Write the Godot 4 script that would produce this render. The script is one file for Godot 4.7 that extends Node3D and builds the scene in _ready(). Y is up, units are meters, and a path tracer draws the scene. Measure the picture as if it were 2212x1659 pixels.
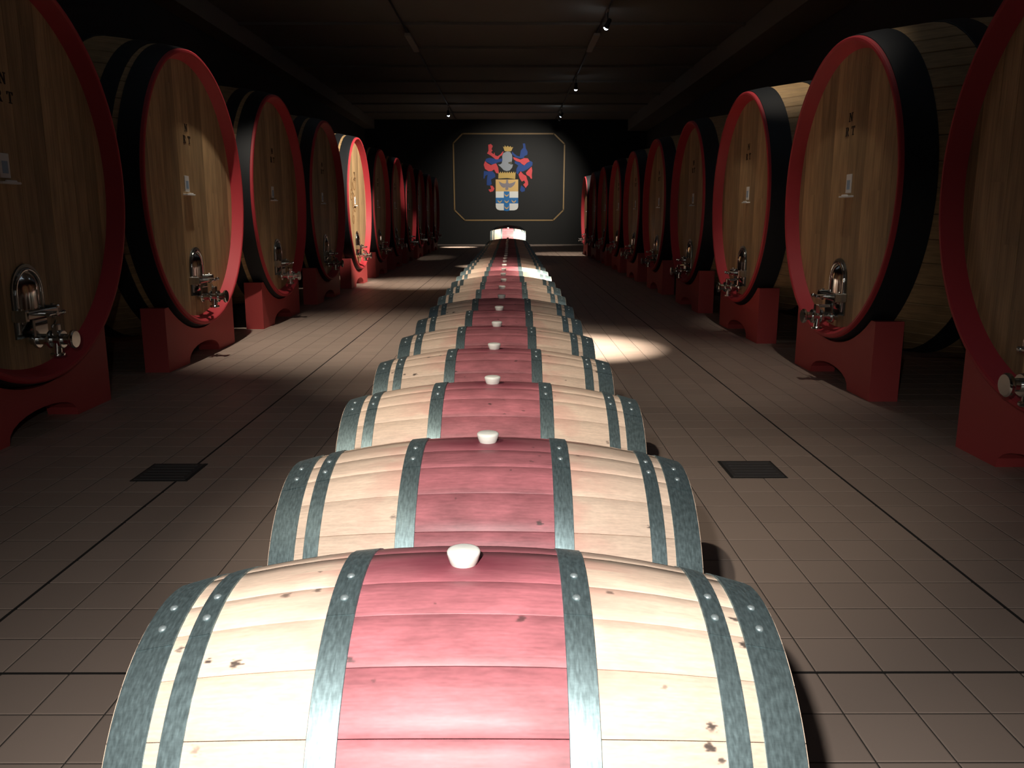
extends Node3D
# A long wine cellar: a row of oak barrels down the middle, rows of big casks left and right.
# Metres, y up, the camera looks along -z. "far" below is a distance ahead of the camera (z = -far).

const CAM := Vector3(0.06, 1.4, 0.0)
const FOCAL := 1800.0            # pixels in a frame 2212 wide
const PITCH := 0.1988            # radians, looking down
const CEIL := 6.06
const END := 42.7
const LEFT_FACE := -2.97
const RIGHT_FACE := 2.74
const CASK_LEN := 2.7
const ORD := ["first", "second", "third", "fourth", "fifth", "sixth", "seventh", "eighth", "ninth", "tenth", "eleventh", "twelfth", "thirteenth", "fourteenth", "fifteenth", "sixteenth", "seventeenth", "eighteenth", "nineteenth", "twentieth", "twenty-first", "twenty-second", "twenty-third", "twenty-fourth", "twenty-fifth", "twenty-sixth", "twenty-seventh", "twenty-eighth", "twenty-ninth"]

var CASK_R := 1.297             # the left row; the right row's casks are a little smaller
var CASK_Y := 1.638
var rng := RandomNumberGenerator.new()
var M := {}
var names := {}

func _ready() -> void:
	rng.seed = 7
	# ---- camera
	var cam := Camera3D.new()
	cam.name = "camera"
	cam.fov = rad_to_deg(2.0 * atan(829.5 / FOCAL))
	cam.near = 0.05
	cam.far = 120.0
	cam.position = CAM
	cam.rotation = Vector3(-PITCH, -0.0022, 0.0)
	add_child(cam)
	# ---- environment: a closed, windowless cellar
	var env := Environment.new()
	env.background_mode = Environment.BG_COLOR
	env.background_color = Color(0, 0, 0)
	env.tonemap_mode = Environment.TONE_MAPPER_LINEAR
	env.tonemap_exposure = 1.0
	env.sdfgi_enabled = true
	env.ssao_enabled = true
	env.ssil_enabled = true
	var we := WorldEnvironment.new()
	we.name = "environment"
	we.environment = env
	add_child(we)
	# ---- the photographer's hand-held light, above and left of the lens
	var flash := SpotLight3D.new()
	flash.name = "hand_light"
	flash.position = Vector3(-0.1, 1.68, 0.1)
	flash.light_color = Color(1.0, 0.98, 0.955)
	flash.light_energy = 6.4
	flash.light_size = 0.02
	flash.spot_angle = 47.0
	flash.spot_angle_attenuation = 1.0
	flash.spot_range = 60.0
	flash.spot_attenuation = 2.0
	flash.shadow_enabled = true
	add_child(flash)
	flash.look_at_from_position(flash.position, Vector3(0.0, 0.35, -1.5))
	materials()
	# ---- lamps on the ceiling tracks: [x, far, target x, y, far, half angle, energy, colour, in view]
	room()
	lamps()
	floor_tiles()
	mural()
	casks()
	barrels()
	drains()

# ------------------------------------------------------------------ helpers
func numbered(s: String) -> String:
	if not names.has(s):
		names[s] = 0
		return s
	names[s] += 1
	return "%s_%03d" % [s, names[s]]

func tag(o: Node, label: String, category: String, group := "") -> Node:
	o.set_meta("label", label)
	o.set_meta("category", category)
	if group != "":
		o.set_meta("group", group)
	return o

func thing(called: String, label: String, category: String, at := Vector3.ZERO, turn := 0.0, group := "") -> Node3D:
	var o := Node3D.new()
	o.name = numbered(called)
	add_child(o, true)
	o.position = at
	o.rotation.y = turn
	tag(o, label, category, group)
	return o

func part(called: String, mesh: Mesh, mat: Material, parent: Node, at := Transform3D()) -> MeshInstance3D:
	var o := MeshInstance3D.new()
	o.name = called if parent != self else numbered(called)
	o.mesh = mesh
	o.transform = at
	if mat:
		o.material_override = mat
	parent.add_child(o, true)
	return o

func struct(called: String, mesh: Mesh, mat: Material) -> MeshInstance3D:
	var o := part(called, mesh, mat, self)
	o.set_meta("kind", "structure")
	return o

func tool() -> SurfaceTool:
	var st := SurfaceTool.new()
	st.begin(Mesh.PRIMITIVE_TRIANGLES)
	return st

func done(st: SurfaceTool) -> ArrayMesh:
	st.generate_normals()
	st.index()
	return st.commit()

func vert(st: SurfaceTool, p: Vector3, uv: Vector2) -> void:
	st.set_uv(uv)
	st.add_vertex(p)

func grid(st: SurfaceTool, pts: Array, uvs: Array, group: int) -> void:
	# front side is where -(di x dj) points
	st.set_smooth_group(group)
	for i in pts.size() - 1:
		for j in pts[i].size() - 1:
			var q := [[i, j], [i + 1, j], [i + 1, j + 1], [i, j], [i + 1, j + 1], [i, j + 1]]
			for k in q:
				vert(st, pts[k[0]][k[1]], uvs[k[0]][k[1]])

func flat_quad(st: SurfaceTool, a: Vector3, b: Vector3, c: Vector3, d: Vector3, away: Vector3) -> void:
	st.set_smooth_group(-1)
	var n := (b - a).cross(c - a)
	var order := [a, b, c, a, c, d]
	if n.dot((a + b + c + d) / 4.0 - away) > 0.0:
		order = [a, c, b, a, d, c]
	var ax: Vector3 = n.abs()
	for p: Vector3 in order:
		var uv := Vector2(p.x, p.z)
		if ax.x > ax.y and ax.x > ax.z:
			uv = Vector2(p.z, p.y)
		elif ax.z > ax.y:
			uv = Vector2(p.x, p.y)
		vert(st, p, uv)

func lathe(st: SurfaceTool, prof: Array, segs: int, a0 := 0.0, a1 := TAU, group := 1, xf := Transform3D()) -> void:
	# about the x axis; each profile point is (x, r); sharp corners where a point repeats
	var run: Array = []
	var g := group
	for k in prof.size():
		run.append(prof[k])
		if k == prof.size() - 1 or (prof[k] as Vector2).is_equal_approx(prof[min(k + 1, prof.size() - 1)]):
			if run.size() > 1:
				var pts := []
				var uvs := []
				for p: Vector2 in run:
					var row := []
					var urow := []
					for j in segs + 1:
						var t := lerpf(a0, a1, float(j) / segs)
						row.append(xf * Vector3(p.x, p.y * cos(t), p.y * sin(t)))
						urow.append(Vector2(p.x, t / TAU * 6.0))
					pts.append(row)
					uvs.append(urow)
				grid(st, pts, uvs, g)
				g += 1
			run = []

func cyl(st: SurfaceTool, a: Vector3, b: Vector3, r0: float, r1 := -1.0, segs := 16, bevel := 0.0) -> void:
	if r1 < 0.0:
		r1 = r0
	var ax := (b - a).normalized()
	var side := ax.cross(Vector3.UP if absf(ax.y) < 0.9 else Vector3.RIGHT).normalized()
	var xf := Transform3D(Basis(ax, side, ax.cross(side)), a)
	var l := (b - a).length()
	var e := bevel
	var prof := [Vector2(0, 0.0001), Vector2(0, r0 - e), Vector2(0, r0 - e), Vector2(e, r0), Vector2(e, r0), Vector2(l - e, r1), Vector2(l - e, r1), Vector2(l, r1 - e), Vector2(l, r1 - e), Vector2(l, 0.0001)]
	if e == 0.0:
		prof = [Vector2(0, 0.0001), Vector2(0, r0), Vector2(0, r0), Vector2(l, r1), Vector2(l, r1), Vector2(l, 0.0001)]
	lathe(st, prof, segs, 0.0, TAU, 1, xf)

func box(st: SurfaceTool, c: Vector3, s: Vector3, b := 0.0) -> void:
	var h := s / 2.0
	if b <= 0.0:
		for ax in 3:
			for sg in [-1.0, 1.0]:
				var u := (ax + 1) % 3
				var v := (ax + 2) % 3
				var q := []
				for k in [[-1, -1], [1, -1], [1, 1], [-1, 1]]:
					var p := Vector3.ZERO
					p[ax] = sg * h[ax]
					p[u] = k[0] * h[u]
					p[v] = k[1] * h[v]
					q.append(c + p)
				flat_quad(st, q[0], q[1], q[2], q[3], c)
		return
	for ax in 3:
		var u := (ax + 1) % 3
		var v := (ax + 2) % 3
		for sg in [-1.0, 1.0]:
			var q := []
			for k in [[-1, -1], [1, -1], [1, 1], [-1, 1]]:
				var p := Vector3.ZERO
				p[ax] = sg * h[ax]
				p[u] = k[0] * (h[u] - b)
				p[v] = k[1] * (h[v] - b)
				q.append(c + p)
			flat_quad(st, q[0], q[1], q[2], q[3], c)
		for su in [-1.0, 1.0]:
			for sv in [-1.0, 1.0]:
				var e := []
				for k in [[0, -1], [0, 1], [1, 1], [1, -1]]:
					var p := Vector3.ZERO
					p[u] = su * (h[u] - (b if k[0] == 0 else 0.0))
					p[v] = sv * (h[v] - (0.0 if k[0] == 0 else b))
					p[ax] = k[1] * (h[ax] - b)
					e.append(c + p)
				flat_quad(st, e[0], e[1], e[2], e[3], c)
	for sx in [-1.0, 1.0]:
		for sy in [-1.0, 1.0]:
			for sz in [-1.0, 1.0]:
				var a := c + Vector3(sx * h.x, sy * (h.y - b), sz * (h.z - b))
				var d := c + Vector3(sx * (h.x - b), sy * h.y, sz * (h.z - b))
				var e := c + Vector3(sx * (h.x - b), sy * (h.y - b), sz * h.z)
				flat_quad(st, a, d, e, e, c)

func box_mesh(s: Vector3, b := 0.0, c := Vector3.ZERO) -> ArrayMesh:
	var st := tool()
	box(st, c, s, b)
	return done(st)

func prism(st: SurfaceTool, poly: PackedVector2Array, d0: float, d1: float, bas: Basis, at := Vector3.ZERO) -> void:
	# polygon in (bas.x, bas.y), swept along bas.z from d0 to d1
	var p := poly
	if Geometry2D.is_polygon_clockwise(p):
		p = p.duplicate()
		p.reverse()
	var idx := Geometry2D.triangulate_polygon(p)
	st.set_smooth_group(-1)
	var right_handed := bas.determinant() > 0.0
	for k in range(0, idx.size(), 3):
		var tri := [p[idx[k]], p[idx[k + 1]], p[idx[k + 2]]]
		var ccw: bool = (tri[1] - tri[0]).cross(tri[2] - tri[0]) > 0.0
		var top_flip := ccw == right_handed
		for face in 2:
			var d := d1 if face == 1 else d0
			var flip := top_flip if face == 1 else not top_flip
			var o := [0, 2, 1] if flip else [0, 1, 2]
			for q: int in o:
				vert(st, at + bas * Vector3(tri[q].x, tri[q].y, d), tri[q])
	for k in p.size():
		var a := p[k]
		var b := p[(k + 1) % p.size()]
		var n := Vector2((b - a).y, -(b - a).x).normalized()
		var m := (a + b) / 2.0 - n * 0.001
		flat_quad(st, at + bas * Vector3(a.x, a.y, d0), at + bas * Vector3(b.x, b.y, d0), at + bas * Vector3(b.x, b.y, d1), at + bas * Vector3(a.x, a.y, d1), at + bas * Vector3(m.x, m.y, (d0 + d1) / 2.0))

func mat(c: Color, rough := 0.7, metal := 0.0, tex: Texture2D = null) -> StandardMaterial3D:
	var m := StandardMaterial3D.new()
	m.albedo_color = c
	m.roughness = rough
	m.metallic = metal
	if tex:
		m.albedo_texture = tex
	return m

func rgb(r: int, g: int, b: int) -> Color:
	return Color(r / 255.0, g / 255.0, b / 255.0)

func make_image(w: int, h: int, f: Callable) -> ImageTexture:
	var bytes := PackedByteArray()
	bytes.resize(w * h * 3)
	var k := 0
	for y in h:
		for x in w:
			var c: Color = f.call(x, y)
			bytes[k] = int(clampf(c.r, 0, 1) * 255.0)
			bytes[k + 1] = int(clampf(c.g, 0, 1) * 255.0)
			bytes[k + 2] = int(clampf(c.b, 0, 1) * 255.0)
			k += 3
	return ImageTexture.create_from_image(Image.create_from_data(w, h, false, Image.FORMAT_RGB8, bytes))

func noise(seed_: int, freq := 1.0, oct := 3) -> FastNoiseLite:
	var n := FastNoiseLite.new()
	n.seed = seed_
	n.noise_type = FastNoiseLite.TYPE_SIMPLEX_SMOOTH
	n.frequency = freq
	n.fractal_octaves = oct
	return n

# ------------------------------------------------------------------ materials
func materials() -> void:
	var n1 := noise(11, 1.0, 3)
	var n2 := noise(12, 1.0, 2)
	# oak of the big casks, grain along v
	var oak := make_image(512, 512, func(x: int, y: int) -> Color:
		var s := n1.get_noise_2d(x * 0.06, y * 0.004) * 0.5 + n2.get_noise_2d(x * 0.22, y * 0.012) * 0.3
		var w := n2.get_noise_2d(x * 0.012 + 50.0, y * 0.005)
		var t := 1.0 + 0.22 * s + 0.12 * w
		return Color(0.80 * t, 0.70 * t, 0.55 * t))
	for k in 4:
		var tone := [1.0, 0.93, 0.86, 1.04][k] as float
		var m := mat(Color(0.86 * tone, 0.82 * tone, 0.77 * tone), 0.55, 0.0, oak)
		m.uv1_scale = Vector3(1.3, 0.6, 1)
		m.uv1_offset = Vector3(0.37 * k, 0.21 * k, 0)
		M["oak%d" % k] = m
	var side := mat(Color(0.82, 0.78, 0.72), 0.6, 0.0, oak)
	side.uv1_scale = Vector3(0.8, 1.2, 1)
	M.oak_side = side
	M.red = mat(rgb(180, 50, 60), 0.6)
	M.red_base = mat(rgb(180, 70, 70), 0.6)
	M.black_hoop = mat(rgb(24, 28, 33), 0.6, 0.2)
	# galvanised hoops
	var g1 := noise(21, 1.0, 4)
	var zinc := make_image(512, 256, func(x: int, y: int) -> Color:
		var a := g1.get_noise_2d(x * 0.05, y * 0.05)
		var b := g1.get_noise_2d(x * 0.02 + 40.0, y * 0.4)
		var t := 0.90 + 0.16 * a + 0.05 * b
		return Color(0.66 * t, 0.755 * t, 0.77 * t))
	var rough := make_image(256, 256, func(x: int, y: int) -> Color:
		var a := g1.get_noise_2d(x * 0.07 + 9.0, y * 0.07)
		var v := 0.48 + 0.08 * a
		return Color(v, v, v))
	var hoop := mat(Color(1, 1, 1), 1.0, 0.9, zinc)
	hoop.roughness_texture = rough
	hoop.uv1_scale = Vector3(6, 1, 1)
	M.hoop = hoop
	M.rivet = mat(rgb(165, 178, 180), 0.34, 0.6)
	M.chrome = mat(rgb(205, 208, 206), 0.14, 1.0)
	M.dull_steel = mat(rgb(120, 124, 122), 0.3, 1.0)
	M.bung = mat(rgb(236, 236, 228), 0.35)
	for k in 3:
		var m := mat(Color(1, 1, 1), 0.5, 0.0, barrel_texture(k))
		M["barrel%d" % k] = m
	M.barrel_end = mat(rgb(92, 62, 46), 0.7)
	M.rail = mat(rgb(90, 66, 48), 0.7)
	M.wall = mat(rgb(62, 60, 58), 0.85)
	M.end_wall = mat(rgb(31, 31, 30), 0.8)
	M.ceiling = mat(rgb(128, 122, 112), 0.85)
	M.black_metal = mat(rgb(30, 30, 32), 0.4, 0.2)
	M.track_box = mat(rgb(170, 160, 145), 0.5)
	M.grout = mat(rgb(56, 51, 47), 0.9)
	M.joint = mat(rgb(34, 31, 29), 0.8)
	M.drain = mat(rgb(64, 62, 62), 0.6, 0.1)
	M.plate = mat(rgb(236, 238, 238), 0.4)
	M.plate_print = mat(rgb(150, 178, 205), 0.5)
	M.stamp = mat(rgb(46, 30, 20), 0.8)
	M.carving = mat(rgb(128, 92, 52), 0.75)

func barrel_texture(v: int) -> ImageTexture:
	var n1 := noise(100 + v, 1.0, 3)
	var n2 := noise(200 + v, 1.0, 2)
	var spots := []
	var r := RandomNumberGenerator.new()
	r.seed = 55 + v * 13
	for k in 26:
		spots.append([r.randf_range(0.03, 0.97), r.randf_range(0.0, 0.3), r.randf_range(0.002, 0.007), r.randf_range(0.35, 0.9)])
	if v == 0: # marks on the nearest barrel: u along the barrel, v down from the bung
		spots.append_array([[0.175, 0.088, 0.008, 1.0], [0.13, 0.084, 0.005, 1.0], [0.86, 0.13, 0.006, 1.0], [0.855, 0.142, 0.007, 1.0], [0.87, 0.15, 0.005, 0.9], [0.905, 0.058, 0.006, 1.0], [0.935, 0.066, 0.007, 1.0], [0.93, 0.04, 0.006, 0.9], [0.22, 0.03, 0.006, 0.6], [0.27, 0.028, 0.005, 0.6]])
	var tones := []
	for k in 29:
		tones.append(r.randf_range(-1.0, 1.0))
	var w := 1024
	var h := 1024
	var by_row := {}
	for s in spots:
		for y in range(int((s[1] - 0.02) * h), int((s[1] + 0.02) * h)):
			var yy := posmod(y, h)
			if not by_row.has(yy):
				by_row[yy] = []
			by_row[yy].append(s)
	return make_image(w, h, func(x: int, y: int) -> Color:
		var u := x / float(w)
		var q := y / float(h)
		var t: float = tones[int(q * 28.0 + 0.5) % 28]
		var ax := absf(u - 0.5) * 0.95
		var streak := n1.get_noise_2d(x * 0.012, y * 0.35)
		var fine := n2.get_noise_2d(x * 0.05, y * 1.1)
		var cloud := n1.get_noise_2d(x * 0.006 + 90.0, y * 0.02)
		var red := 1.0 - smoothstep(0.150, 0.158, ax + 0.002 * fine)
		var bleed := (1.0 - smoothstep(0.15, 0.34, ax)) * clampf(0.25 + 0.9 * cloud + 0.25 * t, 0.0, 0.5)
		var lum := 1.0 + 0.05 * t + 0.07 * streak + 0.04 * fine
		var pale := Color(0.875 * lum, 0.775 * lum, 0.69 * lum)
		pale = pale.lerp(Color(0.83, 0.58, 0.53), bleed)
		var rl := 1.0 + 0.07 * t + 0.11 * streak + 0.05 * fine + 0.13 * cloud
		var wine := Color(0.65 * rl, 0.395 * rl, 0.42 * rl)
		var dq: float = minf(q, 1.0 - q)
		# wine spilled round the bung
		var near := exp(-pow(ax / 0.09, 2.0)) * exp(-pow(dq / 0.028, 2.0)) + 0.6 * exp(-pow(dq / 0.02, 2.0)) * clampf(0.5 + cloud, 0.0, 1.0)
		wine = wine.lerp(Color(0.44, 0.19, 0.24), clampf(near * 0.62, 0.0, 0.8))
		var c := pale.lerp(wine, red)
		if by_row.has(y):
			for s in by_row[y]:
				var dx: float = (u - s[0]) * 0.95
				var dy: float = (q - s[1]) * 2.1
				var dd: float = sqrt(dx * dx * 0.45 + dy * dy) / s[2] + 0.7 * fine
				if dd < 1.0:
					c = c.lerp(Color(0.20, 0.17, 0.16), (1.0 - smoothstep(0.35, 1.0, dd)) * s[3] * 0.8)
		return c)

# ------------------------------------------------------------------ the room
func room() -> void:
	var mid := (END - 5.0) / 2.0
	var depth := END + 5.0
	struct("wall_left", box_mesh(Vector3(0.3, CEIL, depth), 0.0, Vector3(-7.25, CEIL / 2, -mid)), M.wall)
	struct("wall_right", box_mesh(Vector3(0.3, CEIL, depth), 0.0, Vector3(6.95, CEIL / 2, -mid)), M.wall)
	struct("wall_far", box_mesh(Vector3(14.5, CEIL, 0.3), 0.0, Vector3(-0.15, CEIL / 2, -END - 0.15)), M.end_wall)
	struct("wall_back", box_mesh(Vector3(14.5, CEIL, 0.3), 0.0, Vector3(-0.15, CEIL / 2, 5.15)), M.wall)
	var c := struct("ceiling", box_mesh(Vector3(14.5, 0.3, depth + 0.6), 0.0, Vector3(-0.15, CEIL + 0.15, -mid)), M.ceiling)
	var rib := box_mesh(Vector3(13.8, 0.07, 0.16), 0.01)
	for k in 15:
		part("ceiling_rib", rib, M.ceiling, c, Transform3D(Basis(), Vector3(-0.15, CEIL - 0.03, 2.0 - 2.98 * k)))
	struct("trim_1", box_mesh(Vector3(0.95, 0.55, depth - 0.1), 0.01, Vector3(6.32, CEIL - 0.275, -mid)), M.ceiling)
	struct("trim_2", box_mesh(Vector3(0.5, 0.45, depth - 0.1), 0.01, Vector3(-6.85, CEIL - 0.225, -mid)), M.ceiling)

func aim(l: Node3D, from: Vector3, to: Vector3) -> void:
	var up := Vector3.UP if absf((to - from).normalized().y) < 0.97 else Vector3.FORWARD
	l.look_at_from_position(from, to, up)

func lamps() -> void:
	var rail := box_mesh(Vector3(0.036, 0.034, 42.0), 0.004)
	var rx := 2.27
	var lx := -2.55
	for s in [["left", lx], ["right", rx]]:
		var t := part("lamp_track", rail, M.black_metal, self, Transform3D(Basis(), Vector3(s[1], CEIL - 0.085, -21.0)))
		tag(t, "long black lamp track running along the %s side of the dark ceiling" % s[0], "track", "ceiling lamp tracks")
	# head along -z (towards the target)
	var st := tool()
	lathe(st, [Vector2(-0.13, 0.001), Vector2(-0.13, 0.03), Vector2(-0.13, 0.03), Vector2(-0.11, 0.048), Vector2(0.0, 0.052), Vector2(0.03, 0.062), Vector2(0.08, 0.062), Vector2(0.08, 0.062), Vector2(0.08, 0.056), Vector2(0.08, 0.056), Vector2(0.03, 0.052), Vector2(0.02, 0.001)], 20, 0.0, TAU, 1, Transform3D(Basis(Vector3(0, 0, -1), Vector3(0, 1, 0), Vector3(1, 0, 0)), Vector3.ZERO))
	var head := done(st)
	var bulb := SphereMesh.new()
	bulb.radius = 0.058
	bulb.height = 0.12
	bulb.radial_segments = 16
	bulb.rings = 8
	var adapter := box_mesh(Vector3(0.05, 0.045, 0.26), 0.006)
	st = tool()
	cyl(st, Vector3(0, 0, 0), Vector3(0, 0.25, 0), 0.012, -1.0, 8)
	var stem := done(st)
	var glow := StandardMaterial3D.new()
	glow.albedo_color = Color(1, 1, 1)
	glow.emission_enabled = true
	glow.emission = Color(0.86, 0.93, 1.0)
	glow.emission_energy_multiplier = 20.0
	# [x, far, target x, y, far, half angle, soft, energy, label]
	var warm := Color(1.0, 0.945, 0.87)
	var list := [
		[lx, -1.0, 0.0, 0.8, 3.3, 14.0, 1.0, 26.0, "black spotlight on the left track aimed at the second to fifth barrels"],
		[lx, 5.6, 0.0, 0.8, 8.7, 11.0, 1.0, 30.0, "black spotlight on the left track aimed at the tenth to twelfth barrels"],
		[rx, 4.4, 0.0, 0.8, 6.9, 13.0, 1.0, 14.0, "black spotlight on the right track aimed at the eighth and ninth barrels"],
		[rx, 7.6, 0.65, 0.0, 9.0, 11.5, 1.0, 200.0, "black spotlight on the right track aimed at the bright floor patch"],
		[lx, 8.2, -1.7, 0.0, 9.7, 27.0, 1.0, 26.0, "black spotlight above the second cask of the left row"],
		[rx, 6.4, 2.0, 0.0, 7.6, 22.0, 1.0, 5.0, "black spotlight above the second cask of the right row"],
		[rx, 8.7, 3.3, 2.0, 10.1, 15.0, 1.0, 7.0, "black spotlight above the third cask of the right row"],
		[rx, 14.2, -3.1, 1.7, 17.35, 12.5, 0.5, 105.0, "black spotlight on the right track aimed at the engraved cask"],
		[lx, 15.2, -1.8, 0.0, 17.8, 17.0, 1.0, 38.0, "black spotlight on the left track above the bright floor by the engraved cask"],
		[rx, 20.1, 0.2, 1.0, 23.0, 9.0, 0.8, 170.0, "glowing spotlight on the right track, nearest of those in view"],
		[rx, 29.4, 2.3, 0.0, 31.8, 18.0, 0.7, 26.0, "glowing spotlight on the right track, middle of those in view"],
		[rx, 37.3, 0.4, 2.4, 42.6, 38.0, 1.0, 38.0, "glowing spotlight on the right track close to the far wall"],
		[rx, 38.75, 2.2, 2.0, 42.0, 10.0, 1.0, 0.0, "unlit black spotlight hanging before the top right corner of the gold frame"],
		[lx, 36.8, -2.3, 0.0, 38.8, 9.0, 0.7, 120.0, "glowing spotlight on the left track close to the far wall"],
		[lx, 17.4, -2.75, 0.2, 28.5, 4.8, 1.0, 45.0, "black spotlight on the left track aimed at the distant red stands"],
	]
	for d in list:
		var t := thing("track_spotlight", d[8], "spotlight", Vector3(d[0], CEIL - 0.102, -d[1]), 0.0, "spotlights on the ceiling tracks")
		part("adapter", adapter, M.track_box, t, Transform3D(Basis(), Vector3(0, -0.02, 0)))
		part("stem", stem, M.black_metal, t, Transform3D(Basis(), Vector3(0, -0.26, 0)))
		var from := Vector3(d[0], CEIL - 0.40, -d[1])
		var to := Vector3(d[2], d[3], -d[4])
		var look := Transform3D(Basis.looking_at((to - from).normalized(), Vector3.FORWARD), Vector3(0, -0.30, 0))
		part("lamp_head", head, M.black_metal, t, look)
		if d[7] == 0.0:
			continue
		part("bulb", bulb, glow, t, look.translated_local(Vector3(0, 0, -0.075)))
		var l := SpotLight3D.new()
		l.name = "spot_beam"
		l.light_color = Color(1.0, 0.97, 0.92) if d[1] == 37.3 else warm
		l.light_energy = d[7]
		l.light_size = 0.04
		l.spot_angle = d[5]
		l.spot_angle_attenuation = d[6]
		l.spot_range = 60.0
		l.spot_attenuation = 2.0
		l.shadow_enabled = true
		t.add_child(l, true)
		l.transform = look.translated_local(Vector3(0, 0, -0.14))
	# two plain driver boxes on the tracks
	var drv := box_mesh(Vector3(0.16, 0.07, 2.2), 0.01)
	for d in [[lx, 23.6, "pale driver box fixed along the left lamp track"], [rx, 23.6, "pale driver box fixed along the right lamp track"]]:
		var b := part("driver_box", drv, M.track_box, self, Transform3D(Basis(), Vector3(d[0], CEIL - 0.13, -d[1])))
		tag(b, d[2], "box", "driver boxes on the tracks")
# ------------------------------------------------------------------ the floor
func floor_tiles() -> void:
	var fl := Node3D.new()
	fl.name = "floor"
	fl.set_meta("kind", "structure")
	add_child(fl)
	var mid := (END - 5.0) / 2.0
	part("grout_bed", box_mesh(Vector3(14.5, 0.3, END + 5.6), 0.0, Vector3(-0.15, -0.1516, -mid)), M.grout, fl)
	var tx := 0.2121
	var tz := 0.218
	var st := tool()
	# a tile: top with pillowed edges, no underside
	var hx := tx / 2 - 0.0022
	var hz := tz / 2 - 0.0022
	var e := 0.004
	flat_quad(st, Vector3(-hx + e, 0, -hz + e), Vector3(hx - e, 0, -hz + e), Vector3(hx - e, 0, hz - e), Vector3(-hx + e, 0, hz - e), Vector3(0, -1, 0))
	for s in [-1.0, 1.0]:
		flat_quad(st, Vector3(-hx + e, 0, s * (hz - e)), Vector3(hx - e, 0, s * (hz - e)), Vector3(hx, -0.0011, s * hz), Vector3(-hx, -0.0011, s * hz), Vector3(0, -1, 0))
		flat_quad(st, Vector3(-hx, -0.0011, s * hz), Vector3(hx, -0.0011, s * hz), Vector3(hx, -0.006, s * hz), Vector3(-hx, -0.006, s * hz), Vector3.ZERO)
		flat_quad(st, Vector3(s * (hx - e), 0, -hz + e), Vector3(s * (hx - e), 0, hz - e), Vector3(s * hx, -0.0011, hz), Vector3(s * hx, -0.0011, -hz), Vector3(0, -1, 0))
		flat_quad(st, Vector3(s * hx, -0.0011, -hz), Vector3(s * hx, -0.0011, hz), Vector3(s * hx, -0.006, hz), Vector3(s * hx, -0.006, -hz), Vector3.ZERO)
	var mesh := done(st)
	var tones := []
	var base := Color(0.635, 0.565, 0.52)
	for k in 5:
		var v := 1.0 + [0.0, 0.02, -0.02, 0.01, -0.012][k] as float
		tones.append(mat(Color(base.r * v, base.g * v, base.b * v), 0.48))
	var multi := mat(Color(1, 1, 1), 0.48)
	multi.vertex_color_use_as_albedo = true
	var near := []
	var rest := []
	var r := RandomNumberGenerator.new()
	r.seed = 3
	for i in range(-25, 41):
		var x := -1.74 + (i + 0.5) * tx
		if x < -7.1 or x > 6.8:
			continue
		for j in range(-32, 186):
			var far := 2.375 + (j + 0.5) * tz
			if far > END - 0.05:
				continue
			var zc := far * cos(PITCH) + CAM.y * sin(PITCH)
			var yc := CAM.y * cos(PITCH) - far * sin(PITCH)
			var seen := zc > 0.5 and absf((x - CAM.x) / zc) * FOCAL < 1090.0 and yc / zc * FOCAL < 815.0 and absf(x) > 0.55
			if seen and far < 3.0 + 0.45 * absf(x) and near.size() < 300:
				near.append([x, far])
			else:
				rest.append([x, far])
	for d in near:
		part("floor_tile", mesh, tones[r.randi() % 5], fl, Transform3D(Basis(), Vector3(d[0], r.randf_range(-0.0004, 0.0004), -d[1])))
	var mm := MultiMesh.new()
	mm.transform_format = MultiMesh.TRANSFORM_3D
	mm.use_colors = true
	mm.mesh = mesh
	mm.instance_count = rest.size()
	var lin := base.srgb_to_linear()
	for k in rest.size():
		var v := 1.0 + r.randf_range(-0.05, 0.05)
		mm.set_instance_transform(k, Transform3D(Basis(), Vector3(rest[k][0], r.randf_range(-0.0004, 0.0004), -rest[k][1])))
		mm.set_instance_color(k, Color(lin.r * v, lin.g * v, lin.b * v))
	var mi := MultiMeshInstance3D.new()
	mi.name = "tile_field"
	mi.multimesh = mm
	mi.material_override = multi
	mi.set_meta("kind", "stuff")
	fl.add_child(mi)
	for x in [-1.74, 1.866]:
		part("expansion_joint", box_mesh(Vector3(0.013, 0.01, END + 4.0), 0.0, Vector3(x, -0.0042, -mid)), M.joint, fl)
	for z in [2.375]:
		part("expansion_joint", box_mesh(Vector3(13.6, 0.01, 0.012), 0.0, Vector3(-0.1, -0.0042, -z)), M.joint, fl)

func drains() -> void:
	for d in [[-1.835, 4.457, "dark square drain cover in the tiled floor left of the barrels"], [1.42, 4.504, "dark square drain cover in the tiled floor right of the barrels"]]:
		var t := thing("drain_cover", d[2], "drain", Vector3(d[0], 0, -d[1]), 0.0, "floor drain covers")
		part("frame", box_mesh(Vector3(0.31, 0.012, 0.32), 0.002, Vector3(0, -0.002, 0)), M.joint, t)
		part("plate", box_mesh(Vector3(0.28, 0.006, 0.29), 0.001, Vector3(0, 0.005, 0)), M.drain, t)
		for k in 5:
			part("rib", box_mesh(Vector3(0.24, 0.004, 0.014), 0.001), M.drain, t, Transform3D(Basis(), Vector3(0, 0.0095, -0.1 + 0.05 * k)))

# ------------------------------------------------------------------ the painted arms on the far wall
func on_wall(u: float, v: float) -> Vector2:
	# u, v measured on the photograph in a 170-pixel-wide window round the arms
	return Vector2((1010.0 + u * 0.1085 - 1102.0) * 0.0230 + 0.06, 1.4 + (467.0 - 290.0 - v * 0.1085) * 0.0225)

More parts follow.
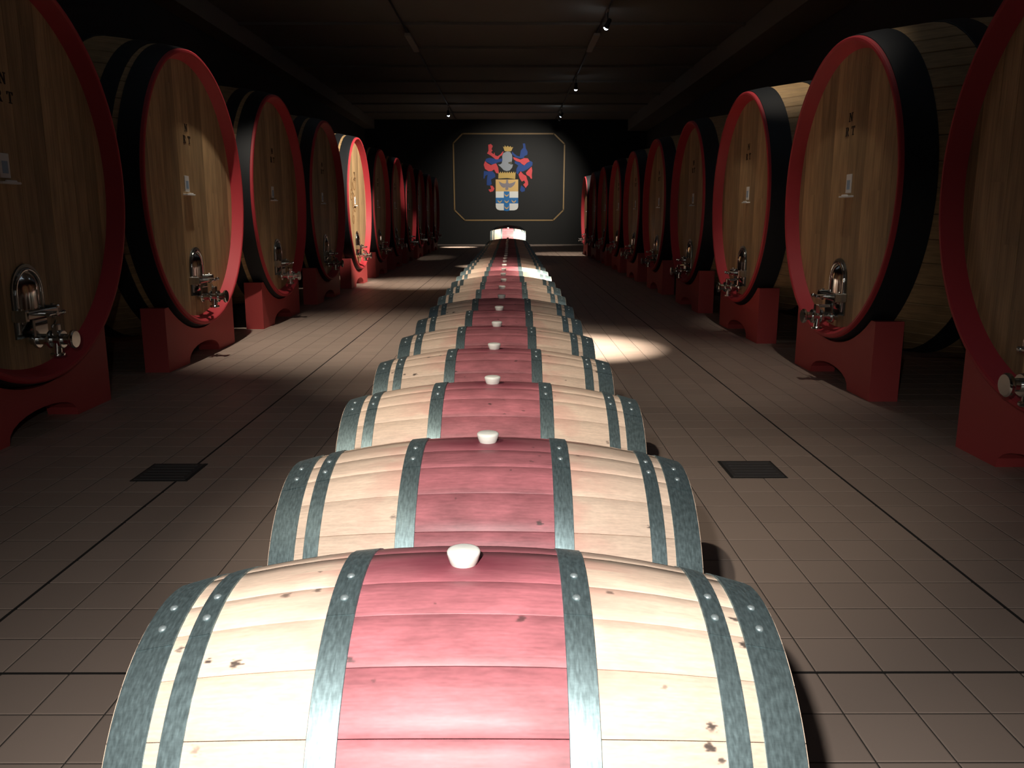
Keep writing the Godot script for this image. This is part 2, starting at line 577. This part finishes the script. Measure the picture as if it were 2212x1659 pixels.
func painted(called: String, raw: Array, m: Material, parent: Node, depth: float) -> MeshInstance3D:
	var poly := PackedVector2Array()
	for k in range(0, raw.size(), 2):
		poly.append(on_wall(raw[k], raw[k + 1]))
	var st := tool()
	prism(st, poly, 0.0, depth, Basis(Vector3.RIGHT, Vector3.UP, Vector3.BACK), Vector3(0, 0, -END + 0.003))
	return part(called, done(st), m, parent)

func mural() -> void:
	var gold := mat(rgb(190, 158, 84), 0.6)
	var tan := mat(rgb(214, 176, 112), 0.7)
	var line := mat(rgb(150, 122, 80), 0.6)
	var red := mat(rgb(206, 70, 74), 0.7)
	var blue := mat(rgb(24, 62, 130), 0.7)
	var sky := mat(rgb(38, 112, 176), 0.7)
	var white := mat(rgb(228, 230, 226), 0.7)
	var grey := mat(rgb(140, 146, 154), 0.6)
	var plum := mat(rgb(134, 126, 132), 0.7)
	# octagonal gold line
	var fr := thing("gold_frame", "thin gold octagonal frame line on the dark far wall round the coat of arms", "frame", Vector3.ZERO)
	var pts := []
	for p in [[1000, 290], [1196, 290], [1219, 312], [1218, 454], [1196, 476], [1003, 476], [981, 454], [980, 310]]:
		pts.append(Vector2((p[0] - 1102.0) * 0.0230 + 0.06, 1.4 + (467.0 - p[1]) * 0.0225))
	for k in 8:
		var a: Vector2 = pts[k]
		var b: Vector2 = pts[(k + 1) % 8]
		var d := (b - a).normalized() * 0.02
		var n := Vector2(-d.y, d.x) * 1.6
		var st := tool()
		prism(st, PackedVector2Array([a - d - n, b + d - n, b + d + n, a - d + n]), 0.0, 0.02, Basis(Vector3.RIGHT, Vector3.UP, Vector3.BACK), Vector3(0, 0, -END))
		part("frame_line", done(st), line, fr)
	var t := thing("coat_of_arms", "painted coat of arms with blue cross shield, crowns, grey helmet and red-blue mantling", "coat of arms", Vector3.ZERO)
	# mantling, left side
	painted("mantling", [415, 215, 470, 200, 505, 240, 480, 300, 500, 330, 470, 360, 520, 400, 535, 360, 550, 420, 600, 440, 660, 400, 700, 350, 720, 345, 690, 420, 650, 440, 610, 500, 560, 500, 470, 430, 390, 385, 420, 330], red, t, 0.006)
	painted("mantling", [370, 490, 440, 470, 520, 485, 600, 500, 690, 480, 690, 540, 610, 560, 560, 580, 500, 610, 420, 570, 350, 540], blue, t, 0.005)
	painted("mantling", [350, 535, 400, 580, 470, 615, 530, 590, 570, 580, 610, 660, 620, 740, 610, 780, 570, 770, 530, 700, 480, 730, 420, 735, 350, 690, 322, 610], red, t, 0.007)
	painted("mantling", [325, 730, 400, 740, 500, 735, 545, 790, 555, 850, 500, 880, 465, 900, 480, 990, 440, 1020, 380, 1010, 385, 900, 400, 800, 350, 830, 340, 880, 315, 880], blue, t, 0.005)
	painted("mantling", [450, 1020, 500, 1025, 535, 1080, 510, 1130, 450, 1150, 425, 1120, 415, 1095, 470, 1090], red, t, 0.006)
	# mantling, right side
	painted("mantling", [885, 345, 930, 390, 980, 430, 1040, 445, 1060, 330, 1110, 270, 1100, 190, 1145, 190, 1160, 290, 1195, 350, 1190, 410, 1130, 440, 1120, 475, 1040, 480, 950, 460, 885, 400], blue, t, 0.005)
	painted("mantling", [905, 455, 960, 470, 1050, 505, 1130, 475, 1200, 480, 1240, 540, 1180, 570, 1130, 620, 1080, 590, 1050, 560, 980, 540, 920, 500], red, t, 0.007)
	painted("mantling", [940, 530, 1050, 570, 1110, 620, 1180, 580, 1250, 530, 1295, 560, 1290, 620, 1200, 690, 1110, 740, 1030, 740, 1000, 800, 970, 770, 975, 690, 1010, 620, 940, 580], blue, t, 0.006)
	painted("mantling", [1275, 645, 1290, 720, 1280, 800, 1285, 880, 1265, 888, 1235, 840, 1180, 810, 1160, 770, 1200, 720], red, t, 0.007)
	painted("mantling", [1060, 735, 1105, 790, 1170, 830, 1185, 890, 1205, 940, 1210, 1000, 1160, 1065, 1110, 1000, 1150, 960, 1130, 920, 1080, 940, 1040, 880, 1015, 800], red, t, 0.0075)
	painted("mantling", [1070, 1010, 1100, 1040, 1145, 1075, 1140, 1130, 1080, 1150, 1045, 1110], blue, t, 0.006)
	# helmet, crowns
	var he := painted("helmet", [790, 345, 850, 355, 885, 410, 892, 480, 880, 550, 850, 570, 850, 600, 905, 600, 890, 660, 840, 720, 780, 732, 720, 715, 670, 660, 610, 605, 650, 600, 680, 580, 695, 520, 690, 440, 710, 380], grey, t, 0.012)
	painted("visor_gap", [810, 560, 870, 545, 890, 560, 880, 590, 820, 590], mat(rgb(80, 78, 62), 0.7), he, 0.016)
	painted("small_crown", [705, 250, 735, 262, 745, 225, 770, 262, 800, 232, 830, 262, 855, 240, 875, 270, 908, 258, 875, 330, 860, 342, 745, 342, 735, 330], gold, t, 0.012)
	var cr := [612, 880, 618, 750, 640, 780]
	for k in 7:
		cr.append_array([656 + k * 44, 740, 678 + k * 44, 778])
	cr.append_array([958, 745, 950, 890, 790, 870])
	painted("crown", cr, gold, t, 0.014)
	# shield
	var sh := painted("shield", [560, 898, 1010, 898, 1010, 1440, 1000, 1475, 975, 1500, 930, 1515, 640, 1515, 595, 1500, 570, 1475, 560, 1440], white, t, 0.008)
	painted("chief", [560, 898, 1010, 898, 1010, 1135, 560, 1135], tan, sh, 0.012)
	painted("cross", [722, 1136, 835, 1136, 835, 1262, 1010, 1262, 1010, 1376, 835, 1376, 835, 1520, 780, 1530, 722, 1520, 722, 1376, 560, 1376, 560, 1262, 722, 1262], sky, sh, 0.012)
	painted("eagle", [620, 935, 700, 975, 755, 980, 770, 950, 765, 915, 790, 900, 812, 915, 805, 950, 822, 980, 880, 970, 960, 935, 935, 1000, 890, 1045, 850, 1065, 810, 1055, 815, 1095, 780, 1115, 745, 1095, 760, 1055, 720, 1065, 680, 1045, 645, 1000], plum, sh, 0.016)
	for c in [[778, 1205], [640, 1330], [778, 1332], [922, 1330], [778, 1455]]:
		var m: Array = []
		for q in [[-45, -30], [-25, -2], [0, 10], [25, -2], [45, -30], [38, 8], [18, 28], [0, 34], [-18, 28], [-38, 8]]:
			m.append_array([c[0] + q[0], c[1] + q[1]])
		painted("crescent", m, tan, sh, 0.017)

# ------------------------------------------------------------------ big casks
func cask_r(s: float) -> float:      # s: distance behind the front edge
	return CASK_R + 0.15 * (1.0 - pow((s - CASK_LEN / 2) / (CASK_LEN / 2), 2.0))

func make_cask(strip: bool) -> Node3D:
	# front plane at x = 0, body towards -x, axis at the node's origin height CASK_Y
	var o := thing("cask", "", "cask")
	var c := Vector3(0, CASK_Y, 0)
	var n := 44
	# staves: one shared mesh, turned round the axis
	var st := tool()
	var gap := 0.0022 / CASK_R
	var a := TAU / n
	var pts := []
	var uvs := []
	for k in 11:
		var s := 0.02 + (CASK_LEN - 0.04) * k / 10.0
		var row := []
		var ur := []
		for j in 6:
			var t: float = [-a / 2 + gap, -a / 2 + gap, -a / 2 + gap * 4, a / 2 - gap * 4, a / 2 - gap, a / 2 - gap][j]
			var rr: float = cask_r(s) - [0.03, 0.004, 0.0, 0.0, 0.004, 0.03][j]
			row.append(Vector3(-s, rr * cos(t), rr * sin(t)))
			ur.append(Vector2(t * 1.3, s))
		row.reverse()
		ur.reverse()
		pts.append(row)
		uvs.append(ur)
	grid(st, pts, uvs, -1)
	var stave := done(st)
	for k in n:
		part("stave", stave, M.oak_side, o, Transform3D(Basis(Vector3.RIGHT, a * (k + 0.5)), c))
	# the red front chime: outside, edge, inner wall
	st = tool()
	var ri := CASK_R - 0.07
	lathe(st, [Vector2(-0.05, CASK_R + 0.012), Vector2(-0.008, CASK_R + 0.004), Vector2(-0.008, CASK_R + 0.004), Vector2(0.0, CASK_R - 0.006), Vector2(0.0, CASK_R - 0.006), Vector2(0.0, CASK_R - 0.024), Vector2(0.0, CASK_R - 0.024), Vector2(-0.008, CASK_R - 0.032), Vector2(-0.008, CASK_R - 0.032), Vector2(-0.112, ri - 0.012), Vector2(-0.112, ri - 0.012), Vector2(-0.14, ri - 0.02)], 96)
	var chime := done(st)
	part("chime", chime, M.red, o, Transform3D(Basis(), c))
	part("back_head", back_disc(), M.oak3, o, Transform3D(Basis(), c))
	# hoops
	var bands := [[0.032, 0.205], [0.255, 0.40], [0.72, 0.88], [CASK_LEN - 0.88, CASK_LEN - 0.72], [CASK_LEN - 0.40, CASK_LEN - 0.255], [CASK_LEN - 0.205, CASK_LEN - 0.03]]
	if not strip:
		bands = [[0.032, 0.245], [0.62, 0.80], [CASK_LEN - 0.80, CASK_LEN - 0.62], [CASK_LEN - 0.245, CASK_LEN - 0.03]]
	for b in bands:
		var h := tool()
		hoop_shape(h, -float(b[0]), -float(b[1]), cask_r(b[0]), cask_r((b[0] + b[1]) / 2), cask_r(b[1]), 0.008, 96, 0.0, TAU)
		part("hoop", done(h), M.black_hoop, o, Transform3D(Basis(), c))
	# head boards, upright
	var wide := 0.168
	var nb := int(ceil(ri * 2 / wide))
	for k in nb:
		var z0 := -nb * wide / 2 + k * wide + 0.0009
		var z1 := z0 + wide - 0.0032
		z0 = maxf(z0, -ri + 0.004)
		z1 = minf(z1, ri - 0.004)
		if z1 - z0 < 0.03:
			continue
		var top := PackedVector2Array()
		var bot := PackedVector2Array()
		for q in 7:
			var z := lerpf(z0, z1, q / 6.0)
			var y := sqrt(maxf(ri * ri - z * z, 0.0))
			top.append(Vector2(z, y))
			bot.append(Vector2(z, -y))
		top.reverse()
		bot.append_array(top)
		var hb := tool()
		prism(hb, bot, -0.145, -0.112, Basis(Vector3.BACK, Vector3.UP, Vector3.RIGHT), Vector3.ZERO)
		part("head_board", done(hb), M["oak%d" % ((k * 7 + 3) % 4)], o, Transform3D(Basis(), c))
	# plate and chalk ledge
	var pl := part("name_plate", box_mesh(Vector3(0.008, 0.15, 0.105), 0.002), M.plate, o, Transform3D(Basis(), c + Vector3(-0.107, 0.07, 0.09 if strip else -0.07)))
	part("print", box_mesh(Vector3(0.003, 0.075, 0.06), 0.0), M.plate_print, pl, Transform3D(Basis(), Vector3(0.004, -0.01, 0)))
	var led := tool()
	box(led, Vector3(0.02, 0, 0), Vector3(0.05, 0.014, 0.2), 0.003)
	cyl(led, Vector3(0.035, 0.01, -0.06), Vector3(0.035, 0.01, 0.05), 0.007, -1.0, 8)
	part("ledge", done(led), M.plate, o, Transform3D(Basis(), c + Vector3(-0.112, -0.035, 0.09 if strip else -0.07)))
	for w in [["N", 0.60, 0.1], ["R  T", 0.49, 0.1]]:
		var tm := TextMesh.new()
		tm.text = w[0]
		tm.font = sysfont()
		tm.font_size = 48
		tm.pixel_size = 0.0021
		tm.depth = 0.004
		tm.curve_step = 2.0
		part("stamp", tm, M.stamp, o, Transform3D(Basis(Vector3.UP, PI / 2), c + Vector3(-0.111, w[1], 0)))
	hatch(o, c)
	return o

func sysfont() -> SystemFont:
	var f := SystemFont.new()
	f.font_names = PackedStringArray(["Droid Serif"])
	f.font_weight = 700
	return f

func hoop_shape(st: SurfaceTool, x0: float, x1: float, r0: float, rm: float, r1: float, th: float, segs: int, a0: float, a1: float) -> void:
	# x0..x1 in either direction; a bent strip with rounded edges
	if x0 > x1:
		var t := x0
		x0 = x1
		x1 = t
		t = r0
		r0 = r1
		r1 = t
	var xm := (x0 + x1) / 2
	var e := minf(th * 0.4, 0.002)
	lathe(st, [Vector2(x0, r0 - 0.004), Vector2(x0, r0 + th - e), Vector2(x0, r0 + th - e), Vector2(x0 + e, r0 + th), Vector2(x0 + e, r0 + th), Vector2(xm, rm + th), Vector2(x1 - e, r1 + th), Vector2(x1 - e, r1 + th), Vector2(x1, r1 + th - e), Vector2(x1, r1 + th - e), Vector2(x1, r1 - 0.004)], segs, a0, a1)

func back_disc() -> ArrayMesh:
	var st := tool()
	lathe(st, [Vector2(-CASK_LEN + 0.05, 0.001), Vector2(-CASK_LEN + 0.05, CASK_R - 0.03)], 48)
	return done(st)

func hatch(o: Node3D, c: Vector3) -> void:
	# arched steel door low on the head, with clamp, hand wheel and tap
	c += Vector3(0, 0.07, 0)
	var face := -0.112
	var arch := PackedVector2Array()
	var inner := PackedVector2Array()
	for k in 17:
		var t := PI * k / 16.0
		arch.append(Vector2(0.18 * cos(t), -0.80 + 0.19 * sin(t)))
		inner.append(Vector2(0.145 * cos(t), -0.80 + 0.155 * sin(t)))
	arch.append_array(PackedVector2Array([Vector2(-0.18, -1.08), Vector2(0.18, -1.08)]))
	var bas := Basis(Vector3.BACK, Vector3.UP, Vector3.RIGHT)
	var st := tool()
	prism(st, arch, face, face + 0.012, bas)
	var fr := part("hatch_frame", done(st), M.dull_steel, o, Transform3D(Basis(), c))
	# rim tube round the arch
	st = tool()
	for k in 16:
		cyl(st, bas * Vector3(inner[k].x, inner[k].y, face + 0.014), bas * Vector3(inner[k + 1].x, inner[k + 1].y, face + 0.014), 0.013, -1.0, 8)
	cyl(st, bas * Vector3(-0.145, -0.80, face + 0.014), bas * Vector3(-0.145, -1.05, face + 0.014), 0.013, -1.0, 8)
	cyl(st, bas * Vector3(0.145, -0.80, face + 0.014), bas * Vector3(0.145, -1.05, face + 0.014), 0.013, -1.0, 8)
	part("rim", done(st), M.chrome, fr)
	# domed door leaf
	st = tool()
	var pts := []
	var uvs := []
	for i in 13:
		var v := i / 12.0
		var row := []
		var ur := []
		for j in 13:
			var u := j / 12.0 * 2.0 - 1.0
			var y := -1.04 + v * 0.375
			var half := 0.13
			if y > -0.80:
				half = 0.13 * sqrt(maxf(1.0 - pow((y + 0.80) / 0.137, 2.0), 0.0))
			var bulge := 0.045 * (1.0 - u * u) * (1.0 - pow(v * 2.0 - 1.0, 4.0))
			row.append(Vector3(face + 0.013 + bulge, y, u * half))
			ur.append(Vector2(u, v))
		pts.append(row)
		uvs.append(ur)
	grid(st, pts, uvs, 1)
	part("door", done(st), M.chrome, fr)
	# clamp bar with hinge blocks, and wheel
	st = tool()
	box(st, Vector3(face + 0.085, -0.93, 0), Vector3(0.03, 0.05, 0.40), 0.006)
	for s in [-1.0, 1.0]:
		box(st, Vector3(face + 0.05, -0.93, s * 0.185), Vector3(0.10, 0.075, 0.035), 0.006)
		cyl(st, Vector3(face + 0.06, -0.98, s * 0.185), Vector3(face + 0.06, -0.88, s * 0.185), 0.014, -1.0, 10, 0.002)
	part("clamp_bar", done(st), M.chrome, fr)
	st = tool()
	cyl(st, Vector3(face + 0.05, -0.93, 0), Vector3(face + 0.19, -0.93, 0), 0.017, -1.0, 12, 0.003)
	cyl(st, Vector3(face + 0.175, -0.93, -0.08), Vector3(face + 0.175, -0.93, 0.08), 0.011, -1.0, 10, 0.002)
	for s in [-1.0, 1.0]:
		cyl(st, Vector3(face + 0.175, -0.93, s * 0.075), Vector3(face + 0.175, -0.93, s * 0.10), 0.017, -1.0, 10, 0.003)
	part("clamp_screw", done(st), M.chrome, fr)
	st = tool()
	box(st, Vector3(face + 0.065, -1.02, 0.0), Vector3(0.02, 0.12, 0.16), 0.008)
	part("door_plate", done(st), M.chrome, fr)
	# the tap: pipe, valve body, lever, spout, clamp rings
	st = tool()
	var y := -1.10
	cyl(st, Vector3(face - 0.02, y, 0), Vector3(face + 0.27, y, 0), 0.036, -1.0, 16)
	for x in [0.03, 0.12, 0.19]:
		cyl(st, Vector3(face + x, y, 0), Vector3(face + x + 0.022, y, 0), 0.060, -1.0, 20, 0.005)
	cyl(st, Vector3(face + 0.262, y, 0), Vector3(face + 0.292, y, 0), 0.062, -1.0, 20, 0.008)
	var tap := part("tap", done(st), M.chrome, o, Transform3D(Basis(), c))
	st = tool()
	box(st, Vector3(face + 0.167, y + 0.06, 0.0), Vector3(0.045, 0.08, 0.045), 0.006)
	cyl(st, Vector3(face + 0.167, y + 0.085, 0.02), Vector3(face + 0.10, y + 0.10, -0.13), 0.014, -1.0, 10, 0.002)
	part("lever", done(st), M.chrome, tap)
	st = tool()
	cyl(st, Vector3(face + 0.16, y - 0.02, 0), Vector3(face + 0.16, y - 0.11, 0.0), 0.03, -1.0, 12)
	cyl(st, Vector3(face + 0.16, y - 0.09, 0), Vector3(face + 0.16, y - 0.11, 0.0), 0.046, -1.0, 16, 0.004)
	part("drain_spout", done(st), M.chrome, tap)

func stand_mesh() -> ArrayMesh:
	# red saddle block: (z, y) outline with an arch below and the cask's round above
	var hw := CASK_R * 0.71
	var top := CASK_Y - CASK_R * 0.812
	var p := PackedVector2Array()
	p.append(Vector2(-hw, 0))
	p.append(Vector2(-0.47, 0))
	for k in 13:
		var t := PI - PI * k / 12.0
		p.append(Vector2(0.42 * cos(t), 0.15 * pow(sin(t), 0.8) + (0.0 if k in [0, 12] else 0.004)))
	p.append(Vector2(0.47, 0))
	p.append(Vector2(hw, 0))
	p.append(Vector2(hw, top))
	var rr := CASK_R + 0.045
	var zc := sqrt(rr * rr - pow(CASK_Y - top, 2.0))
	for k in 17:
		var z := lerpf(zc, -zc, k / 16.0)
		p.append(Vector2(z, CASK_Y - sqrt(rr * rr - z * z)))
	p.append(Vector2(-hw, top))
	var st := tool()
	prism(st, p, 0.0, 0.22, Basis(Vector3.BACK, Vector3.UP, Vector3.RIGHT))
	return done(st)

func casks() -> void:
	var rows := [["left", LEFT_FACE, 5.43, 11, 0.0], ["right", RIGHT_FACE, 4.13, 10, PI]]
	var looks := {
		"left": ["huge dim oak cask cut off by the left edge of the photo", "oak cask with lit red rim and arched shadow beside the cut-off left cask", "dim oak cask with red rim, third in the left row from the camera", "oak cask half lit at its right, just before the brightly lit engraved cask", "brightly lit pale oak cask with carved scrollwork on its head in the left row", "dark oak cask just beyond the brightly lit engraved cask in the left row", "dark oak cask, seventh in the left row from the camera", "dark oak cask, eighth in the left row from the camera", "dark oak cask, ninth in the left row from the camera", "dark oak cask, second from the far end of the left row", "oak cask with lit red rim at the far end of the left row"],
		"right": ["huge dim oak cask cut off by the right edge of the photo", "big oak cask with bright steel arched hatch beside the cut-off right cask", "oak cask with bright red rim and pale lit staves, third in the right row", "dark oak cask just beyond the red-rimmed third cask of the right row", "dark oak cask, fifth in the right row from the camera", "dark oak cask, sixth in the right row from the camera", "dark oak cask, seventh in the right row from the camera", "dark oak cask, third from the far end of the right row", "dark oak cask with red-lit rim, second from the far end of the right row", "dark oak cask at the far end of the right row"]}
	for row in rows:
		if row[0] == "right":
			CASK_R = 1.2
			CASK_Y = 1.592
		var block := stand_mesh()
		var proto := make_cask(row[0] == "left")
		for k in int(row[3]):
			var far: float = row[2] + 2.978 * k
			var o: Node3D = proto
			if k > 0:
				o = proto.duplicate()
				o.name = numbered("cask")
				add_child(o, true)
			o.position = Vector3(row[1], 0, -far)
			o.rotation.y = row[4]
			tag(o, looks[row[0]][k], "cask", "large casks of the %s row" % row[0])
			if row[0] == "left" and k == 4:
				scrollwork(o)
			var s := thing("cask_stand", "red wooden saddle stand under the %s cask of the %s row" % [ORD[k], row[0]], "stand", o.position, row[4], "red stands of the %s row" % row[0])
			part("front_block", block, M.red_base, s, Transform3D(Basis(), Vector3(-0.30, 0, 0)))
			part("back_block", block, M.red_base, s, Transform3D(Basis(), Vector3(-CASK_LEN + 0.08, 0, 0)))

func scrollwork(o: Node3D) -> void:
	# carved lines on the head of the engraved cask
	var c := Vector3(-0.112, CASK_Y, 0)
	for q in [[0.33, 0.36, 0.13, 1.0], [0.12, 0.42, 0.17, -1.0], [0.30, 0.05, 0.15, -1.0], [0.10, -0.02, 0.16, 1.0], [0.28, -0.28, 0.13, 1.0], [0.45, 0.16, 0.10, 1.0]]:
		var st := tool()
		var prev := Vector3.ZERO
		for k in 22:
			var t := k / 21.0
			var rr: float = q[2] * (1.0 - 0.8 * t)
			var a: float = q[3] * t * TAU * 1.25
			var p := c + Vector3(0.0, float(q[1]) + rr * cos(a) * 1.2, float(q[0]) + rr * sin(a))
			if k > 0:
				cyl(st, prev, p, 0.006 + 0.005 * (1.0 - t), -1.0, 5)
			prev = p
		part("carved_scroll", done(st), M.carving, o)

# ------------------------------------------------------------------ barrels
const B_LEN := 0.95
const B_R := 0.35
const B_END := 0.285

func barrel_r(x: float) -> float:
	var t := absf(x) / (B_LEN / 2)
	return B_R - (B_R - B_END) * pow(t, 2.1)

func stave_mesh(a0: float, a1: float, cuts: int) -> ArrayMesh:
	var st := tool()
	var gap := 0.0005 / B_R
	var angs := [a0 + gap, a0 + gap, a0 + gap * 3.5]
	var drop := [0.022, 0.0009, 0.0]
	for k in range(1, cuts):
		angs.append(lerpf(a0, a1, k / float(cuts)))
		drop.append(0.0)
	angs.append_array([a1 - gap * 3.5, a1 - gap, a1 - gap])
	drop.append_array([0.0, 0.0009, 0.022])
	var pts := []
	var uvs := []
	var nx := 16
	for i in nx + 1:
		var x := -B_LEN / 2 + B_LEN * i / nx
		var row := []
		var ur := []
		for j in angs.size():
			var rr: float = barrel_r(x) - drop[j]
			row.append(Vector3(x, rr * cos(angs[j]), rr * sin(angs[j])))
			ur.append(Vector2(x / B_LEN + 0.5, angs[j] / TAU))
		pts.append(row)
		uvs.append(ur)
	# sides flat, outside smooth
	for span in [[0, 1], [1, angs.size() - 2], [angs.size() - 2, angs.size() - 1]]:
		var pp := []
		var uu := []
		for i in pts.size():
			pp.append(pts[i].slice(span[0], span[1] + 1))
			uu.append(uvs[i].slice(span[0], span[1] + 1))
		grid(st, pp, uu, 10 + span[0])
	# stave ends
	for s in [-1.0, 1.0]:
		var x: float = s * B_LEN / 2
		var r1 := barrel_r(x)
		var q := []
		for d in [[a0 + gap, r1 - 0.0009], [a1 - gap, r1 - 0.0009], [a1 - gap, r1 - 0.024], [a0 + gap, r1 - 0.024]]:
			q.append(Vector3(x, d[1] * cos(d[0]), d[1] * sin(d[0])))
		st.set_smooth_group(-1)
		var o := [0, 1, 2, 0, 2, 3] if s > 0 else [0, 2, 1, 0, 3, 2]
		for k: int in o:
			vert(st, q[k], Vector2(0.5 + 0.5 * s * 0.99, a0 / TAU))
	return done(st)

func make_barrel(fine: bool) -> Node3D:
	# axis along x through the node's origin
	var o := thing("barrel", "", "barrel")
	if fine:
		var edges := []
		var r := RandomNumberGenerator.new()
		r.seed = 91
		var n := 26
		var total := 0.0
		var ws := []
		for k in n:
			var w := r.randf_range(0.8, 1.25)
			if k == 0:
				w = 1.35
			ws.append(w)
			total += w
		var a: float = -ws[0] / total * PI
		for k in n:
			var b: float = a + ws[k] / total * TAU
			part("stave", stave_mesh(a, b, 3), M.barrel0, o)
			a = b
	else:
		var st := tool()
		var pts := []
		var uvs := []
		for i in 13:
			var x := -B_LEN / 2 + B_LEN * i / 12.0
			var row := []
			var ur := []
			for j in 53:
				var t := TAU * j / 52.0 - PI
				row.append(Vector3(x, barrel_r(x) * cos(t), barrel_r(x) * sin(t)))
				ur.append(Vector2(x / B_LEN + 0.5, t / TAU))
			pts.append(row)
			uvs.append(ur)
		grid(st, pts, uvs, 1)
		lathe(st, [Vector2(B_LEN / 2, B_END), Vector2(B_LEN / 2, B_END - 0.024)], 40, 0, TAU, 5)
		lathe(st, [Vector2(-B_LEN / 2, B_END - 0.024), Vector2(-B_LEN / 2, B_END)], 40, 0, TAU, 7)
		part("body", done(st), M.barrel0, o)
	for s in [-1.0, 1.0]:
		var st := tool()
		var x := B_LEN / 2
		if s > 0:
			lathe(st, [Vector2(x, B_END - 0.022), Vector2(x - 0.035, B_END - 0.028), Vector2(x - 0.035, B_END - 0.028), Vector2(x - 0.035, 0.001)], 40)
		else:
			lathe(st, [Vector2(-x + 0.035, 0.001), Vector2(-x + 0.035, B_END - 0.028), Vector2(-x + 0.035, B_END - 0.028), Vector2(-x, B_END - 0.022)], 40)
		part("head", done(st), M.barrel_end, o)
		var m := 0
		for b in [[0.150, 0.192], [0.360, 0.394], [0.414, 0.4735]]:
			var h := tool()
			hoop_shape(h, s * b[0], s * b[1], barrel_r(b[0]), barrel_r((b[0] + b[1]) / 2), barrel_r(b[1]), 0.0018, 72, 0.0, TAU)
			var hp := part("hoop", done(h), M.hoop, o)
			if fine:
				var l := tool()
				hoop_shape(l, s * (b[0] + 0.0005), s * (b[1] - 0.0005), barrel_r(b[0]) + 0.0014, barrel_r((b[0] + b[1]) / 2) + 0.0014, barrel_r(b[1]) + 0.0014, 0.0018, 16, -0.22, 0.36 + 0.03 * m)
				part("overlap", done(l), M.hoop, hp)
				for q in [0.10, 0.26]:
					var dome := tool()
					var xm: float = s * (b[0] + b[1]) / 2
					var rr := barrel_r(xm) + 0.003
					var th: float = q + 0.02 * m
					var up := Vector3(0, cos(th), sin(th))
					var xf := Transform3D(Basis(up, Vector3.RIGHT, up.cross(Vector3.RIGHT)), Vector3(xm, rr * cos(th), rr * sin(th)))
					lathe(dome, [Vector2(-0.001, 0.0065), Vector2(0.0015, 0.006), Vector2(0.003, 0.004), Vector2(0.0038, 0.0002)], 10, 0, TAU, 1, xf)
					part("rivet", done(dome), M.rivet, hp)
			m += 1
	var bs := tool()
	var up2 := Transform3D(Basis(Vector3.UP, Vector3.RIGHT, Vector3.FORWARD), Vector3(0, B_R, 0))
	lathe(bs, [Vector2(-0.012, 0.0195), Vector2(0.0, 0.0205), Vector2(0.002, 0.0222), Vector2(0.016, 0.0262), Vector2(0.0195, 0.0263), Vector2(0.022, 0.0245), Vector2(0.0235, 0.020), Vector2(0.0245, 0.0002)], 28, 0, TAU, 1, up2)
	part("bung", done(bs), M.bung, o)
	return o

func barrels() -> void:
	var fine := make_barrel(true)
	var plain := make_barrel(false)
	var first := true
	var first_plain := true
	var axis := 0.515
	var r := RandomNumberGenerator.new()
	r.seed = 12
	for k in 41:
		var back := k >= 28
		var o: Node3D
		if k < 9:
			o = fine if k == 0 else fine.duplicate()
		else:
			o = plain if k == 9 else plain.duplicate()
		if k > 0 and k != 9:
			o.name = numbered("barrel")
			add_child(o, true)
		var far := 1.231 + 0.72 * k
		var y := axis
		if back:
			far = 22.9 + 0.72 * (k - 28)
			y = axis + 0.2
		o.position = Vector3(r.randf_range(-0.006, 0.006) + (-0.018 if k == 0 else 0.012 if k == 1 else 0.0), y, -far)
		o.rotation.y = r.randf_range(-0.008, 0.008)
		var label := "pale oak barrel with wine-red band and white bung, %s from the camera" % ORD[mini(k, 28)]
		if k == 0:
			label = "pale oak barrel with wine-red band nearest the camera, filling the bottom of the photo"
		if back:
			label = "oak barrel with white bung, %s of the raised group behind the centre row" % ORD[k - 28]
		tag(o, label, "barrel", "oak barrels of the raised group" if back else "oak barrels in the centre row")
		if k % 3 > 0:
			for p in o.get_children():
				if p.name.begins_with("stave") or p.name.begins_with("body"):
					p.material_override = M["barrel%d" % (k % 3)]
	for d in [[0.9, 20.95, 0.1655, "brown wooden rails carrying the long centre row of barrels"], [22.55, 31.9, 0.3655, "taller brown wooden rails carrying the raised barrels behind the centre row"]]:
		var len: float = d[1] - d[0]
		var t := thing("barrel_rack", d[3], "rack", Vector3(0, 0, -(d[0] + d[1]) / 2))
		for s in [-1.0, 1.0]:
			part("rail", box_mesh(Vector3(0.09, d[2], len), 0.008, Vector3(s * 0.12, d[2] / 2 + 0.0005, 0)), M.rail, t)
